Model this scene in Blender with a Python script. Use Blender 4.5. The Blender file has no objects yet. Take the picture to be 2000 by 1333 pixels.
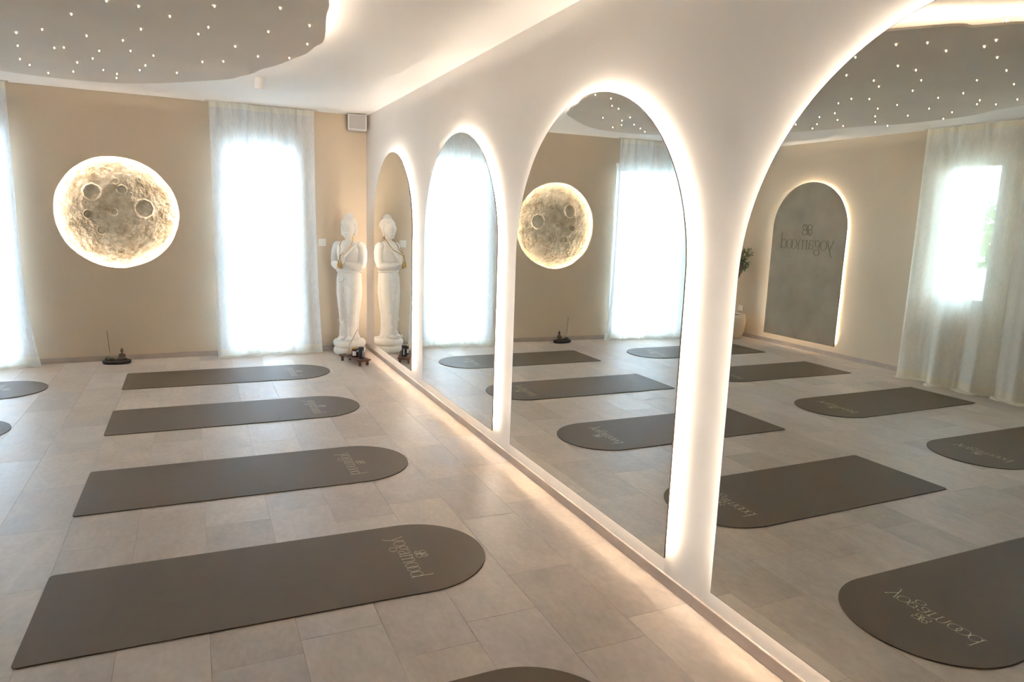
import bpy, bmesh, math, random
from mathutils import Vector, Matrix
from mathutils import noise as mnoise
random.seed(7)
PI = math.pi
SC = bpy.context.scene
COL = SC.collection

# ------------------------------------------------------------------ camera
F_PX, YAW, PITCH, ROLL = 1363.8153, 0.4272, -0.1706, 0.0330
CAM_X, CAM_Z = -1.8269, 1.5574
cam_data = bpy.data.cameras.new('camera')
cam_data.sensor_width = 36.0
cam_data.sensor_fit = 'HORIZONTAL'
cam_data.lens = F_PX * 36.0 / 2000.0
cam_data.clip_start = 0.05
cam_data.clip_end = 200
cam = bpy.data.objects.new('camera', cam_data)
COL.objects.link(cam)
_f = Vector((math.sin(YAW) * math.cos(PITCH), math.cos(YAW) * math.cos(PITCH), math.sin(PITCH)))
_r0 = Vector((math.cos(YAW), -math.sin(YAW), 0))
_u0 = _r0.cross(_f)
_r = _r0 * math.cos(ROLL) + _u0 * math.sin(ROLL)
_u = -_r0 * math.sin(ROLL) + _u0 * math.cos(ROLL)
M = Matrix.Identity(4)
for i in range(3):
    M[i][0], M[i][1], M[i][2] = _r[i], _u[i], -_f[i]
M[0][3], M[1][3], M[2][3] = CAM_X, 0.0, CAM_Z
cam.matrix_world = M
SC.camera = cam

# ------------------------------------------------------------------ sky and exposure
SKY_COLOR, SKY_STRENGTH = (0.61, 0.79, 1.0), 7.0
LED_COLOR = (1.0, 0.905, 0.80)
LED_MIRROR, LED_CEILING, LED_MOON, LED_PANEL, STAR = 16.8, 17.0, 25.0, 15.0, 5.0
EXPOSURE = 2.6
world = bpy.data.worlds.new('sky')
SC.world = world
world.use_nodes = True
_bg = world.node_tree.nodes['Background']
_bg.inputs[0].default_value = (*SKY_COLOR, 1)
_bg.inputs[1].default_value = SKY_STRENGTH
vs = SC.view_settings
vs.view_transform = 'Standard'
vs.look = 'None'
vs.exposure = EXPOSURE
vs.gamma = 1.0
vs.use_curve_mapping = False
cy = SC.cycles
cy.use_denoising = True
try:
    cy.denoiser = 'OPENIMAGEDENOISE'
    cy.denoising_input_passes = 'RGB_ALBEDO_NORMAL'
    cy.denoising_prefilter = 'ACCURATE'
except Exception:
    pass
cy.max_bounces = 8
cy.diffuse_bounces = 4
cy.glossy_bounces = 4
cy.transmission_bounces = 8
cy.transparent_max_bounces = 16
cy.use_light_tree = False
cy.use_adaptive_sampling = True
cy.adaptive_threshold = 0.16
cy.adaptive_min_samples = 24
cy.sample_clamp_indirect = 4.0
cy.caustics_reflective = True
cy.caustics_refractive = False

# ------------------------------------------------------------------ room numbers (metres)
H = 2.669            # ceiling
YB, YBT = 8.2053, 0.0295   # back wall: y = YB + YBT * x
XL = -5.54           # left wall
YF = -2.4            # front wall, behind the camera
BASE_H = 0.053       # baseboard height
BACK_ANG = math.atan(YBT)


def back(u, off, z):
    """point near the back wall: u = x along the wall, off = distance out into the room."""
    c, s = math.cos(BACK_ANG), math.sin(BACK_ANG)
    return Vector((u * c + off * s, YB + u * s - off * c, z))


# ------------------------------------------------------------------ materials
def lin(c):
    return tuple((v / 255 / 12.92) if v / 255 <= 0.04045 else ((v / 255 + 0.055) / 1.055) ** 2.4 for v in c)


MATS = {}


def mat(name, rgb, rough=0.6, metal=0.0, spec=0.5, noise=0.0, nscale=8.0, bump=0.0, bscale=60.0, emit=None, estr=0.0,
        coat=0.0, detail=4.0):
    if name in MATS:
        return MATS[name]
    m = bpy.data.materials.new(name)
    m.use_nodes = True
    nt = m.node_tree
    b = nt.nodes['Principled BSDF']
    c = (*lin(rgb), 1)
    b.inputs['Base Color'].default_value = c
    b.inputs['Roughness'].default_value = rough
    b.inputs['Metallic'].default_value = metal
    b.inputs['Specular IOR Level'].default_value = spec
    b.inputs['Coat Weight'].default_value = coat
    if emit:
        b.inputs['Emission Color'].default_value = (*emit, 1)
        b.inputs['Emission Strength'].default_value = estr
    tc = nt.nodes.new('ShaderNodeTexCoord')
    if noise:
        n = nt.nodes.new('ShaderNodeTexNoise')
        n.inputs['Scale'].default_value = nscale
        n.inputs['Detail'].default_value = detail
        nt.links.new(tc.outputs['Object'], n.inputs['Vector'])
        r = nt.nodes.new('ShaderNodeMapRange')
        r.inputs[1].default_value, r.inputs[2].default_value = 0.3, 0.7
        r.inputs[3].default_value, r.inputs[4].default_value = 1 - noise, 1 + noise
        nt.links.new(n.outputs['Fac'], r.inputs[0])
        mx = nt.nodes.new('ShaderNodeVectorMath')
        mx.operation = 'SCALE'
        mx.inputs[0].default_value = c[:3]
        nt.links.new(r.outputs[0], mx.inputs['Scale'])
        nt.links.new(mx.outputs[0], b.inputs['Base Color'])
    if bump:
        n2 = nt.nodes.new('ShaderNodeTexNoise')
        n2.inputs['Scale'].default_value = bscale
        n2.inputs['Detail'].default_value = 6
        nt.links.new(tc.outputs['Object'], n2.inputs['Vector'])
        bp = nt.nodes.new('ShaderNodeBump')
        bp.inputs['Strength'].default_value = bump
        bp.inputs['Distance'].default_value = 0.01
        nt.links.new(n2.outputs['Fac'], bp.inputs['Height'])
        nt.links.new(bp.outputs[0], b.inputs['Normal'])
    MATS[name] = m
    return m


def emissive(name, color, strength):
    m = bpy.data.materials.new(name)
    m.use_nodes = True
    nt = m.node_tree
    nt.nodes.clear()
    e = nt.nodes.new('ShaderNodeEmission')
    e.inputs[0].default_value = (*color, 1)
    e.inputs[1].default_value = strength
    o = nt.nodes.new('ShaderNodeOutputMaterial')
    nt.links.new(e.outputs[0], o.inputs[0])
    MATS[name] = m
    return m


def tile_material(name, rgb, vary):
    """stone-look vinyl: every tile its own tone and its own cloudy pattern."""
    m = bpy.data.materials.new(name)
    m.use_nodes = True
    nt = m.node_tree
    b = nt.nodes['Principled BSDF']
    N, L = nt.nodes.new, nt.links.new
    oi = N('ShaderNodeObjectInfo')
    tc = N('ShaderNodeTexCoord')
    w = N('ShaderNodeMath'); w.operation = 'MULTIPLY'; w.inputs[1].default_value = 91.0
    L(oi.outputs['Random'], w.inputs[0])
    n1 = N('ShaderNodeTexNoise'); n1.noise_dimensions = '4D'
    n1.inputs['Scale'].default_value = 4.5; n1.inputs['Detail'].default_value = 3.5; n1.inputs['Roughness'].default_value = 0.62
    n1.inputs['Distortion'].default_value = 0.7
    n2 = N('ShaderNodeTexNoise'); n2.noise_dimensions = '4D'
    n2.inputs['Scale'].default_value = 34; n2.inputs['Detail'].default_value = 1
    mp = N('ShaderNodeMapping'); mp.inputs['Scale'].default_value = (1.3, 0.75, 1)
    L(tc.outputs['Object'], mp.inputs[0])
    for n in (n1, n2):
        L(mp.outputs[0], n.inputs['Vector']); L(w.outputs[0], n.inputs['W'])
    def rng(src, a, c, lo, hi):
        r = N('ShaderNodeMapRange'); r.inputs[1].default_value = a; r.inputs[2].default_value = c
        r.inputs[3].default_value = lo; r.inputs[4].default_value = hi
        L(src, r.inputs[0]); return r.outputs[0]
    def mul(a, c):
        k = N('ShaderNodeMath'); k.operation = 'MULTIPLY'; L(a, k.inputs[0]); L(c, k.inputs[1]); return k.outputs[0]
    t = mul(mul(rng(oi.outputs['Random'], 0, 1, 1 - vary, 1 + vary), rng(n1.outputs['Fac'], 0.25, 0.75, 0.84, 1.14)),
            rng(n2.outputs['Fac'], 0.3, 0.7, 0.95, 1.05))
    wn = N('ShaderNodeTexWhiteNoise'); wn.noise_dimensions = '1D'; L(w.outputs[0], wn.inputs['W'])
    hue = N('ShaderNodeMix'); hue.data_type = 'RGBA'
    hue.inputs['A'].default_value = (*lin(rgb), 1)
    hue.inputs['B'].default_value = (*lin((rgb[0] - 4, rgb[1] - 1, rgb[2] + 5)), 1)
    L(wn.outputs['Value'], hue.inputs['Factor'])
    sc = N('ShaderNodeVectorMath'); sc.operation = 'SCALE'
    L(hue.outputs['Result'], sc.inputs[0]); L(t, sc.inputs['Scale'])
    L(sc.outputs[0], b.inputs['Base Color'])
    L(rng(n1.outputs['Fac'], 0.3, 0.7, 0.40, 0.52), b.inputs['Roughness'])
    b.inputs['Specular IOR Level'].default_value = 0.26
    MATS[name] = m
    return m


def curtain_material(name, rgb, transp, transl):
    m = bpy.data.materials.new(name)
    m.use_nodes = True
    nt = m.node_tree
    nt.nodes.clear()
    N, L = nt.nodes.new, nt.links.new
    o = N('ShaderNodeOutputMaterial')
    d = N('ShaderNodeBsdfDiffuse'); d.inputs[0].default_value = (*lin(rgb), 1)
    t = N('ShaderNodeBsdfTranslucent'); t.inputs[0].default_value = (*lin(rgb), 1)
    tr = N('ShaderNodeBsdfTransparent'); tr.inputs[0].default_value = (1, 1, 1, 1)
    a = N('ShaderNodeMixShader'); a.inputs[0].default_value = transl
    L(d.outputs[0], a.inputs[1]); L(t.outputs[0], a.inputs[2])
    # woven density: faint slubs along the threads
    tc = N('ShaderNodeTexCoord')
    mp = N('ShaderNodeMapping'); mp.inputs['Scale'].default_value = (60, 60, 5)
    n = N('ShaderNodeTexNoise'); n.inputs['Scale'].default_value = 3; n.inputs['Detail'].default_value = 3
    L(tc.outputs['Object'], mp.inputs[0]); L(mp.outputs[0], n.inputs['Vector'])
    r = N('ShaderNodeMapRange'); r.inputs[1].default_value = 0.3; r.inputs[2].default_value = 0.7
    r.inputs[3].default_value = 1 - transp * 1.5; r.inputs[4].default_value = 1 - transp * 0.5
    L(n.outputs['Fac'], r.inputs[0])
    x = N('ShaderNodeMixShader')
    L(r.outputs[0], x.inputs[0]); L(tr.outputs[0], x.inputs[1]); L(a.outputs[0], x.inputs[2])
    L(x.outputs[0], o.inputs[0])
    MATS[name] = m
    return m


def glass_material(name):
    m = bpy.data.materials.new(name)
    m.use_nodes = True
    nt = m.node_tree
    nt.nodes.clear()
    N, L = nt.nodes.new, nt.links.new
    o = N('ShaderNodeOutputMaterial')
    fr = N('ShaderNodeFresnel'); fr.inputs[0].default_value = 1.45
    tr = N('ShaderNodeBsdfTransparent'); tr.inputs[0].default_value = (0.95, 0.97, 0.96, 1)
    g = N('ShaderNodeBsdfGlossy'); g.inputs['Roughness'].default_value = 0.0
    x = N('ShaderNodeMixShader')
    L(fr.outputs[0], x.inputs[0]); L(tr.outputs[0], x.inputs[1]); L(g.outputs[0], x.inputs[2]); L(x.outputs[0], o.inputs[0])
    MATS[name] = m
    return m


WALL_WHITE = mat('mirror_wall_paint', (234, 224, 214), 0.85, spec=0.2, noise=0.012, nscale=2.5, detail=1.0)
WALL_BEIGE = mat('beige_wall_paint', (212, 194, 170), 0.88, spec=0.2, noise=0.015, nscale=2.5, detail=1.0)
CEIL = mat('ceiling_paint', (243, 236, 228), 0.9, spec=0.2, noise=0.01, nscale=2.0, detail=1.0)
CLOUD = mat('star_panel_plaster', (226, 212, 196), 0.9, spec=0.2, noise=0.03, nscale=1.5, detail=1.0)
BASEB = mat('baseboard_tile', (178, 162, 150), 0.5, noise=0.08, nscale=7, detail=6)
GROUT = mat('floor_grout', (172, 157, 141), 0.8)
TILE = tile_material('stone_vinyl_tile', (188, 172, 155), 0.105)
MIRROR = mat('mirror_silver', (242, 244, 240), 0.0, metal=1.0)
EDGE = mat('mirror_edge', (70, 60, 50), 0.35, metal=0.6)
BACKING = mat('mirror_backing_board', (226, 205, 165), 0.7)
WHITE_PLASTIC = mat('white_plastic', (236, 234, 230), 0.4)
WHITE_FRAME = mat('white_window_frame', (238, 238, 236), 0.4)
GLASS = glass_material('window_glass')
SHEER = curtain_material('sheer_white_voile', (245, 247, 250), 0.16, 0.42)
SHEER_DENSE = curtain_material('sheer_voile_doubled', (244, 243, 236), 0.05, 0.40)
SHEER_WARM = curtain_material('sheer_cream_voile', (243, 239, 230), 0.13, 0.26)
SHEER_WARM_DENSE = curtain_material('sheer_cream_doubled', (240, 232, 212), 0.05, 0.26)
MAT_RUBBER = mat('taupe_mat_rubber', (97, 82, 63), 0.6, spec=0.22, noise=0.025, nscale=14, detail=2.0)
MAT_PRINT = mat('champagne_print', (206, 192, 150), 0.45)
STONE = mat('white_statue_stone', (240, 235, 228), 0.65, noise=0.015, nscale=10, bump=0.06, bscale=120)
GOLD_CORD = mat('gold_cord', (196, 158, 92), 0.7, noise=0.1, nscale=60)
DARK_WOOD = mat('dark_walnut', (92, 58, 38), 0.5, noise=0.25, nscale=14)
AMBER = mat('amber_glass', (84, 38, 16), 0.12, coat=0.5)
AMBER_WAX = mat('cork_lid', (196, 158, 110), 0.7, noise=0.08, nscale=60)
PAPER = mat('white_paper_label', (232, 230, 232), 0.7)
BLACK_JAR = mat('black_card_tube', (38, 40, 46), 0.5)
CREAM = mat('cream_ceramic', (226, 204, 176), 0.6, noise=0.03, nscale=30)
INCENSE = mat('incense_brown', (92, 78, 56), 0.8)
BAMBOO = mat('incense_bamboo', (160, 136, 104), 0.8)
DARK_RESIN = mat('dark_resin', (38, 31, 28), 0.55, noise=0.2, nscale=30)
BRONZE_RESIN = mat('bronze_resin', (96, 80, 62), 0.5, noise=0.15, nscale=60)
MOSS_RESIN = mat('mossy_resin', (74, 74, 54), 0.8, noise=0.2, nscale=60, bump=0.5, bscale=90)
GRILLE = mat('speaker_grille', (188, 182, 176), 0.7, noise=0.05, nscale=300)
MICROCEMENT = mat('grey_microcement', (158, 143, 121), 0.75, noise=0.13, nscale=3.2, bump=0.08, bscale=30, detail=8)
ENGRAVE = mat('engraved_print', (118, 104, 86), 0.8)
BARK = mat('olive_bark', (110, 96, 78), 0.9, noise=0.2, nscale=30)
LEAF = mat('olive_leaf', (92, 112, 78), 0.6, noise=0.15, nscale=12)
LEAF_OUT = mat('garden_leaf', (112, 140, 76), 0.7, noise=0.25, nscale=3)
POT = mat('cream_pot', (216, 200, 176), 0.7, noise=0.03, nscale=8)
SOIL = mat('soil', (70, 52, 38), 0.95)
GROUND = mat('terrace_ground', (128, 128, 116), 0.9, noise=0.08, nscale=0.8)
STEEL = mat('galvanised_steel', (176, 172, 164), 0.35, metal=0.9)
RAIL = mat('rail_white', (214, 208, 198), 0.5)
LED_M = emissive('led_warm_mirror', LED_COLOR, LED_MIRROR)
LED_C = emissive('led_warm_ceiling', LED_COLOR, LED_CEILING)
LED_MO = emissive('led_warm_moon', LED_COLOR, LED_MOON)
LED_P = emissive('led_warm_panel', LED_COLOR, LED_PANEL)
STAR_M = emissive('star_point_light', (1.0, 0.80, 0.45), STAR)


def moon_material():
    m = bpy.data.materials.new('moon_plaster')
    m.use_nodes = True
    nt = m.node_tree
    b = nt.nodes['Principled BSDF']
    N, L = nt.nodes.new, nt.links.new
    tc = N('ShaderNodeTexCoord')
    n1 = N('ShaderNodeTexNoise'); n1.inputs['Scale'].default_value = 6; n1.inputs['Detail'].default_value = 9
    n1.inputs['Roughness'].default_value = 0.68
    n2 = N('ShaderNodeTexNoise'); n2.inputs['Scale'].default_value = 28; n2.inputs['Detail'].default_value = 6
    L(tc.outputs['Object'], n1.inputs['Vector']); L(tc.outputs['Object'], n2.inputs['Vector'])
    cr = N('ShaderNodeValToRGB')
    e = cr.color_ramp.elements
    e[0].position, e[0].color = 0.36, (*lin((160, 146, 122)), 1)
    e[1].position, e[1].color = 0.62, (*lin((206, 195, 174)), 1)
    L(n1.outputs['Fac'], cr.inputs[0]); L(cr.outputs[0], b.inputs['Base Color'])
    b.inputs['Roughness'].default_value = 0.9
    b.inputs['Specular IOR Level'].default_value = 0.2
    ad = N('ShaderNodeMath'); ad.operation = 'ADD'
    L(n1.outputs['Fac'], ad.inputs[0]); L(n2.outputs['Fac'], ad.inputs[1])
    bp = N('ShaderNodeBump'); bp.inputs['Strength'].default_value = 0.75; bp.inputs['Distance'].default_value = 0.012
    L(ad.outputs[0], bp.inputs['Height']); L(bp.outputs[0], b.inputs['Normal'])
    return m


MOON = moon_material()


# ------------------------------------------------------------------ mesh helpers
class MB:
    def __init__(self):
        self.v, self.f = [], []

    def add(self, vs, fs):
        o = len(self.v)
        self.v += [tuple(p) for p in vs]
        self.f += [tuple(i + o for i in f) for f in fs]
        return self

    def box(self, lo, hi, bev=0.0):
        (a, b, c), (d, e, g) = lo, hi
        if bev <= 0:
            vs = [(x, y, z) for z in (c, g) for y in (b, e) for x in (a, d)]
            fs = [(0, 2, 3, 1), (4, 5, 7, 6), (0, 1, 5, 4), (2, 6, 7, 3), (0, 4, 6, 2), (1, 3, 7, 5)]
            return self.add(vs, fs)
        bm = bmesh.new()
        bmesh.ops.create_cube(bm, size=1)
        for v in bm.verts:
            v.co = Vector(((a + d) / 2 + v.co.x * (d - a), (b + e) / 2 + v.co.y * (e - b), (c + g) / 2 + v.co.z * (g - c)))
        bmesh.ops.bevel(bm, geom=list(bm.edges), offset=bev, segments=2, affect='EDGES')
        return self.bm(bm)

    def bm(self, bm):
        bm.verts.index_update()
        self.add([v.co[:] for v in bm.verts], [[v.index for v in f.verts] for f in bm.faces])
        bm.free()
        return self

    def lathe(self, prof, n=24, c=(0, 0, 0), cap=True):
        o = []
        for (r, z) in prof:
            for k in range(n):
                a = 2 * PI * k / n
                o.append((c[0] + r * math.cos(a), c[1] + r * math.sin(a), c[2] + z))
        fs = []
        for i in range(len(prof) - 1):
            for k in range(n):
                k2 = (k + 1) % n
                fs.append((i * n + k, i * n + k2, (i + 1) * n + k2, (i + 1) * n + k))
        if cap:
            fs.append(tuple(reversed(range(n))))
            fs.append(tuple((len(prof) - 1) * n + k for k in range(n)))
        return self.add(o, fs)

    def ell(self, c, r, nu=16, nv=10, rot=None):
        R = rot or Matrix.Identity(3)
        vs = [Vector((0, 0, -1))]
        for i in range(1, nv):
            t = -PI / 2 + PI * i / nv
            for k in range(nu):
                a = 2 * PI * k / nu
                vs.append(Vector((math.cos(t) * math.cos(a), math.cos(t) * math.sin(a), math.sin(t))))
        vs.append(Vector((0, 0, 1)))
        pts = [Vector(c) + R @ Vector((p.x * r[0], p.y * r[1], p.z * r[2])) for p in vs]
        fs = []
        for k in range(nu):
            k2 = (k + 1) % nu
            fs.append((0, 1 + k2, 1 + k))
            for i in range(nv - 2):
                a = 1 + i * nu
                fs.append((a + k, a + k2, a + nu + k2, a + nu + k))
            a = 1 + (nv - 2) * nu
            fs.append((a + k, a + k2, len(vs) - 1))
        return self.add(pts, fs)

    def tube(self, pts, rad, n=10, closed=False, cap=True, squash=None):
        pts = [Vector(p) for p in pts]
        m = len(pts)
        rads = rad if isinstance(rad, (list, tuple)) else [rad] * m
        up = None
        rings = []
        for i, p in enumerate(pts):
            if closed:
                t = (pts[(i + 1) % m] - pts[i - 1])
            else:
                t = pts[min(i + 1, m - 1)] - pts[max(i - 1, 0)]
            t.normalize()
            if up is None:
                up = Vector((0, 0, 1)) if abs(t.z) < 0.9 else Vector((1, 0, 0))
            s = t.cross(up)
            if s.length < 1e-6:
                s = t.orthogonal()
            s.normalize()
            up = s.cross(t).normalized()
            rings.append([p + (s * math.cos(2 * PI * k / n) + up * math.sin(2 * PI * k / n)) * rads[i] for k in range(n)])
        vs = [q for r in rings for q in r]
        fs = []
        for i in range(m if closed else m - 1):
            j = (i + 1) % m
            for k in range(n):
                k2 = (k + 1) % n
                fs.append((i * n + k, i * n + k2, j * n + k2, j * n + k))
        if cap and not closed:
            fs.append(tuple(reversed(range(n))))
            fs.append(tuple((m - 1) * n + k for k in range(n)))
        return self.add(vs, fs)

    def prism(self, poly, z0, z1, T=None):
        """poly in 2D, swept from z0 to z1; T maps (a, b, c) to a point."""
        T = T or (lambda a, b, c: (a, b, c))
        n = len(poly)
        vs = [T(a, b, z0) for a, b in poly] + [T(a, b, z1) for a, b in poly]
        fs = [tuple(reversed(range(n))), tuple(range(n, 2 * n))]
        fs += [(i, (i + 1) % n, n + (i + 1) % n, n + i) for i in range(n)]
        return self.add(vs, fs)

    def grid(self, fn, nu, nv):
        vs = [fn(i / (nu - 1), j / (nv - 1)) for j in range(nv) for i in range(nu)]
        fs = [(j * nu + i, j * nu + i + 1, (j + 1) * nu + i + 1, (j + 1) * nu + i) for j in range(nv - 1) for i in range(nu - 1)]
        return self.add(vs, fs)

    def mesh(self, name, material, smooth=False, fix=True):
        me = bpy.data.meshes.new(name)
        me.from_pydata(self.v, [], self.f)
        if fix:
            bm = bmesh.new(); bm.from_mesh(me)
            bmesh.ops.recalc_face_normals(bm, faces=bm.faces)
            bm.to_mesh(me); bm.free()
        me.materials.append(material)
        if smooth:
            for p in me.polygons:
                p.use_smooth = True
        me.update()
        return me

    def build(self, name, material, parent=None, smooth=False, loc=None, rotz=0.0, fix=True, auto=None):
        o = bpy.data.objects.new(name, self.mesh(name, material, smooth, fix))
        COL.objects.link(o)
        if auto:
            with_auto(o, auto)
        if parent is not None:
            o.parent = parent
        if loc is not None:
            o.location = loc
        o.rotation_euler = (0, 0, rotz)
        return o


def with_auto(o, deg):
    me = o.data
    bm = bmesh.new(); bm.from_mesh(me)
    for f in bm.faces:
        f.smooth = True
    for e in bm.edges:
        if len(e.link_faces) == 2 and e.calc_face_angle(0) > math.radians(deg):
            e.smooth = False
    bm.to_mesh(me); bm.free()


def tag(o, label, cat, group=None, kind=None):
    o['label'] = label
    o['category'] = cat
    if group:
        o['group'] = group
    if kind:
        o['kind'] = kind
    return o


def empty(name, loc=(0, 0, 0), rotz=0.0, parent=None):
    o = bpy.data.objects.new(name, None)
    COL.objects.link(o)
    o.location = loc
    o.rotation_euler = (0, 0, rotz)
    o.empty_display_size = 0.1
    if parent is not None:
        o.parent = parent
    return o


def copy_tree(o, parent=None):
    c = o.copy()
    COL.objects.link(c)
    if parent is not None:
        c.parent = parent
    for ch in list(o.children):
        copy_tree(ch, c)
    return c


def arch(y0, y1, z0, z1, n=48):
    """outline of an arch standing on its straight edge, anticlockwise."""
    r = (y1 - y0) / 2
    p = [(y0, z0), (y1, z0)]
    for k in range(n + 1):
        a = PI * k / n
        p.append(((y0 + y1) / 2 + r * math.cos(a), z1 - r + r * math.sin(a)))
    return p


def circle(cx, cz, r, n=96, wob=0.0, seed=0):
    rn = random.Random(seed)
    ph = [rn.uniform(0, 6.28) for _ in range(4)]
    return [(cx + (r + wob * (math.sin(3 * a + ph[0]) + 0.6 * math.sin(7 * a + ph[1]) + 0.35 * math.sin(13 * a + ph[2]))) * math.cos(a),
             cz + (r + wob * (math.sin(3 * a + ph[0]) + 0.6 * math.sin(7 * a + ph[1]) + 0.35 * math.sin(13 * a + ph[2]))) * math.sin(a))
            for a in (2 * PI * k / n for k in range(n))]


def slab_with_holes(mb, outer, holes, d0, d1, T):
    """a wall slab in its own plane (a, b) from depth d0 to d1 with holes cut through it."""
    bm = bmesh.new()
    loops = []
    for poly in [outer] + holes:
        vs = [bm.verts.new((a, b, 0)) for a, b in poly]
        for i in range(len(vs)):
            bm.edges.new((vs[i], vs[(i + 1) % len(vs)]))
        loops.append(poly)
    bmesh.ops.triangle_fill(bm, use_beauty=True, use_dissolve=False, edges=list(bm.edges))
    bm.verts.index_update()
    base = [v.co.copy() for v in bm.verts]
    fs = [[v.index for v in f.verts] for f in bm.faces]
    n = len(base)
    bm.free()
    vs = [T(p.x, p.y, d0) for p in base] + [T(p.x, p.y, d1) for p in base]
    faces = [tuple(f) for f in fs] + [tuple(i + n for i in reversed(f)) for f in fs]
    k = 0
    for poly in loops:
        m = len(poly)
        for i in range(m):
            a, b = k + i, k + (i + 1) % m
            faces.append((a, b, b + n, a + n))
        k += m
    mb.add(vs, faces)
    return mb


def rect(a0, a1, b0, b1):
    return [(a0, b0), (a1, b0), (a1, b1), (a0, b1)]


def voxel_union(mb, name, material, voxel, smooth_iter=4, factor=0.5):
    """melts overlapping shapes into one continuous skin."""
    me = mb.mesh(name + '_source', material)
    o = bpy.data.objects.new(name, me)
    COL.objects.link(o)
    r = o.modifiers.new('union', 'REMESH'); r.mode = 'VOXEL'; r.voxel_size = voxel
    s = o.modifiers.new('soften', 'SMOOTH'); s.factor = factor; s.iterations = smooth_iter
    dg = bpy.context.evaluated_depsgraph_get()
    new = bpy.data.meshes.new_from_object(o.evaluated_get(dg))
    o.modifiers.clear()
    o.data = new
    bpy.data.meshes.remove(me)
    new.name = name
    if not new.materials:
        new.materials.append(material)
    for p in new.polygons:
        p.use_smooth = True
    return o


# ================================================================== THE SETTING
TW, TL = 0.3058, 0.6116          # vinyl tile, laid in columns along the room
floor = MB().box((XL - 0.3, YF - 0.2, -0.06), (0.2, YB + 0.3, -0.004)).build('floor', GROUT)
tag(floor, 'floor of large beige stone-look vinyl tiles under the yoga mats', 'floor', kind='structure')


def tile_shape(mb, x0, y0, w, l):
    g, b = 0.0003, 0.0006
    mb.add([(x0 + g, y0 + g, -0.004), (x0 + w - g, y0 + g, -0.004), (x0 + w - g, y0 + l - g, -0.004), (x0 + g, y0 + l - g, -0.004),
            (x0 + g, y0 + g, -0.0008), (x0 + w - g, y0 + g, -0.0008), (x0 + w - g, y0 + l - g, -0.0008), (x0 + g, y0 + l - g, -0.0008),
            (x0 + g + b, y0 + g + b, 0), (x0 + w - g - b, y0 + g + b, 0), (x0 + w - g - b, y0 + l - g - b, 0), (x0 + g + b, y0 + l - g - b, 0)],
           [(0, 1, 5, 4), (1, 2, 6, 5), (2, 3, 7, 6), (3, 0, 4, 7), (4, 5, 9, 8), (5, 6, 10, 9), (6, 7, 11, 10), (7, 4, 8, 11), (8, 9, 10, 11)])


tm = MB(); tile_shape(tm, -TW / 2, -TL / 2, TW, TL)
TILE_MESH = tm.mesh('tile', TILE)
rest = MB()
STAG = [0.0, 0.37, 0.18, 0.55, 0.27, 0.08, 0.44]
for i in range(19):
    off = STAG[i % 7] * TL / 0.61 + (i * 0.11) % 0.2
    j = -6
    while True:
        yc = j * TL + off
        j += 1
        if yc - TL / 2 > YB + 0.05:
            break
        if yc + TL / 2 < YF - 0.1:
            continue
        xc = -(i + 0.5) * TW
        if yc < -0.15:
            tile_shape(rest, xc - TW / 2, yc - TL / 2, TW, TL)
            continue
        t = bpy.data.objects.new('tile', TILE_MESH)
        COL.objects.link(t)
        t.location = (xc, yc, 0)
        t.parent = floor
rt = rest.build('tile_field', TILE, floor)
rt['kind'] = 'stuff'

o = MB().box((XL - 0.3, YF - 0.2, H), (0.2, YB + 0.3, H + 0.15)).build('ceiling', CEIL)
tag(o, 'flat off-white painted ceiling above the whole studio', 'ceiling', kind='structure')
o = MB().box((0, YF - 0.2, 0), (0.2, YB + 0.3, H)).build('wall_right', WALL_WHITE)
tag(o, 'long off-white wall carrying the four glowing arched mirrors', 'wall', kind='structure')
o = MB().box((XL - 0.25, YF - 0.2, 0), (0.0, YF, H)).build('wall_front', WALL_BEIGE)
tag(o, 'plain beige wall at the near end of the studio', 'wall', kind='structure')

# back wall, with two terrace doors and the round niche of the moon
MOON_U, MOON_Z, MOON_R = -2.522, 1.508, 0.552
W1 = (-1.55, -0.75, 0.03, 2.37)
W2 = (-4.46, -3.37, 0.03, 2.36)
mb = MB()
Tb = lambda a, b, d: back(a, -d, b)
ob = rect(XL - 0.25, 0.0, 0.0, H)
slab_with_holes(mb, ob, [rect(*W1), rect(*W2), circle(MOON_U, MOON_Z, MOON_R, 128, 0.0028, 4)], 0.0, 0.014, Tb)
slab_with_holes(mb, ob, [rect(*W1), rect(*W2), circle(MOON_U, MOON_Z, 0.64, 96)], 0.014, 0.26, Tb)
o = mb.build('wall_back', WALL_BEIGE)
tag(o, 'beige end wall with the glowing moon disc and two curtained terrace doors', 'wall', kind='structure')

# left wall, with two windows
W3 = (4.41, 5.15, 0.80, 2.36)
W4 = (2.15, 3.45, 0.80, 2.36)
mb = MB()
Tl = lambda a, b, d: Vector((XL - d, a, b))
slab_with_holes(mb, rect(YF, YB + YBT * XL, 0.0, H), [rect(*W3), rect(*W4)], 0.0, 0.25, Tl)
o = mb.build('wall_left', WALL_BEIGE)
tag(o, 'beige side wall opposite the mirrors, seen in their reflections', 'wall', kind='structure')


def skirting(name, label, runs, place, ang):
    """runs of baseboard tiles; place(a) gives the point on the wall foot at distance a."""
    root = empty(name)
    tag(root, label, 'baseboard', kind='structure')
    n = 0
    for a0, a1 in runs:
        a = a0
        while a < a1 - 0.02:
            b = min(a + 0.61, a1)
            p = place(a)
            MB().box((0.0005, -0.012, 0.0005), (b - a - 0.0005, -0.0002, BASE_H), 0.0012).build('baseboard_tile', BASEB, root, loc=p, rotz=ang)
            a = b
    return root


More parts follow.
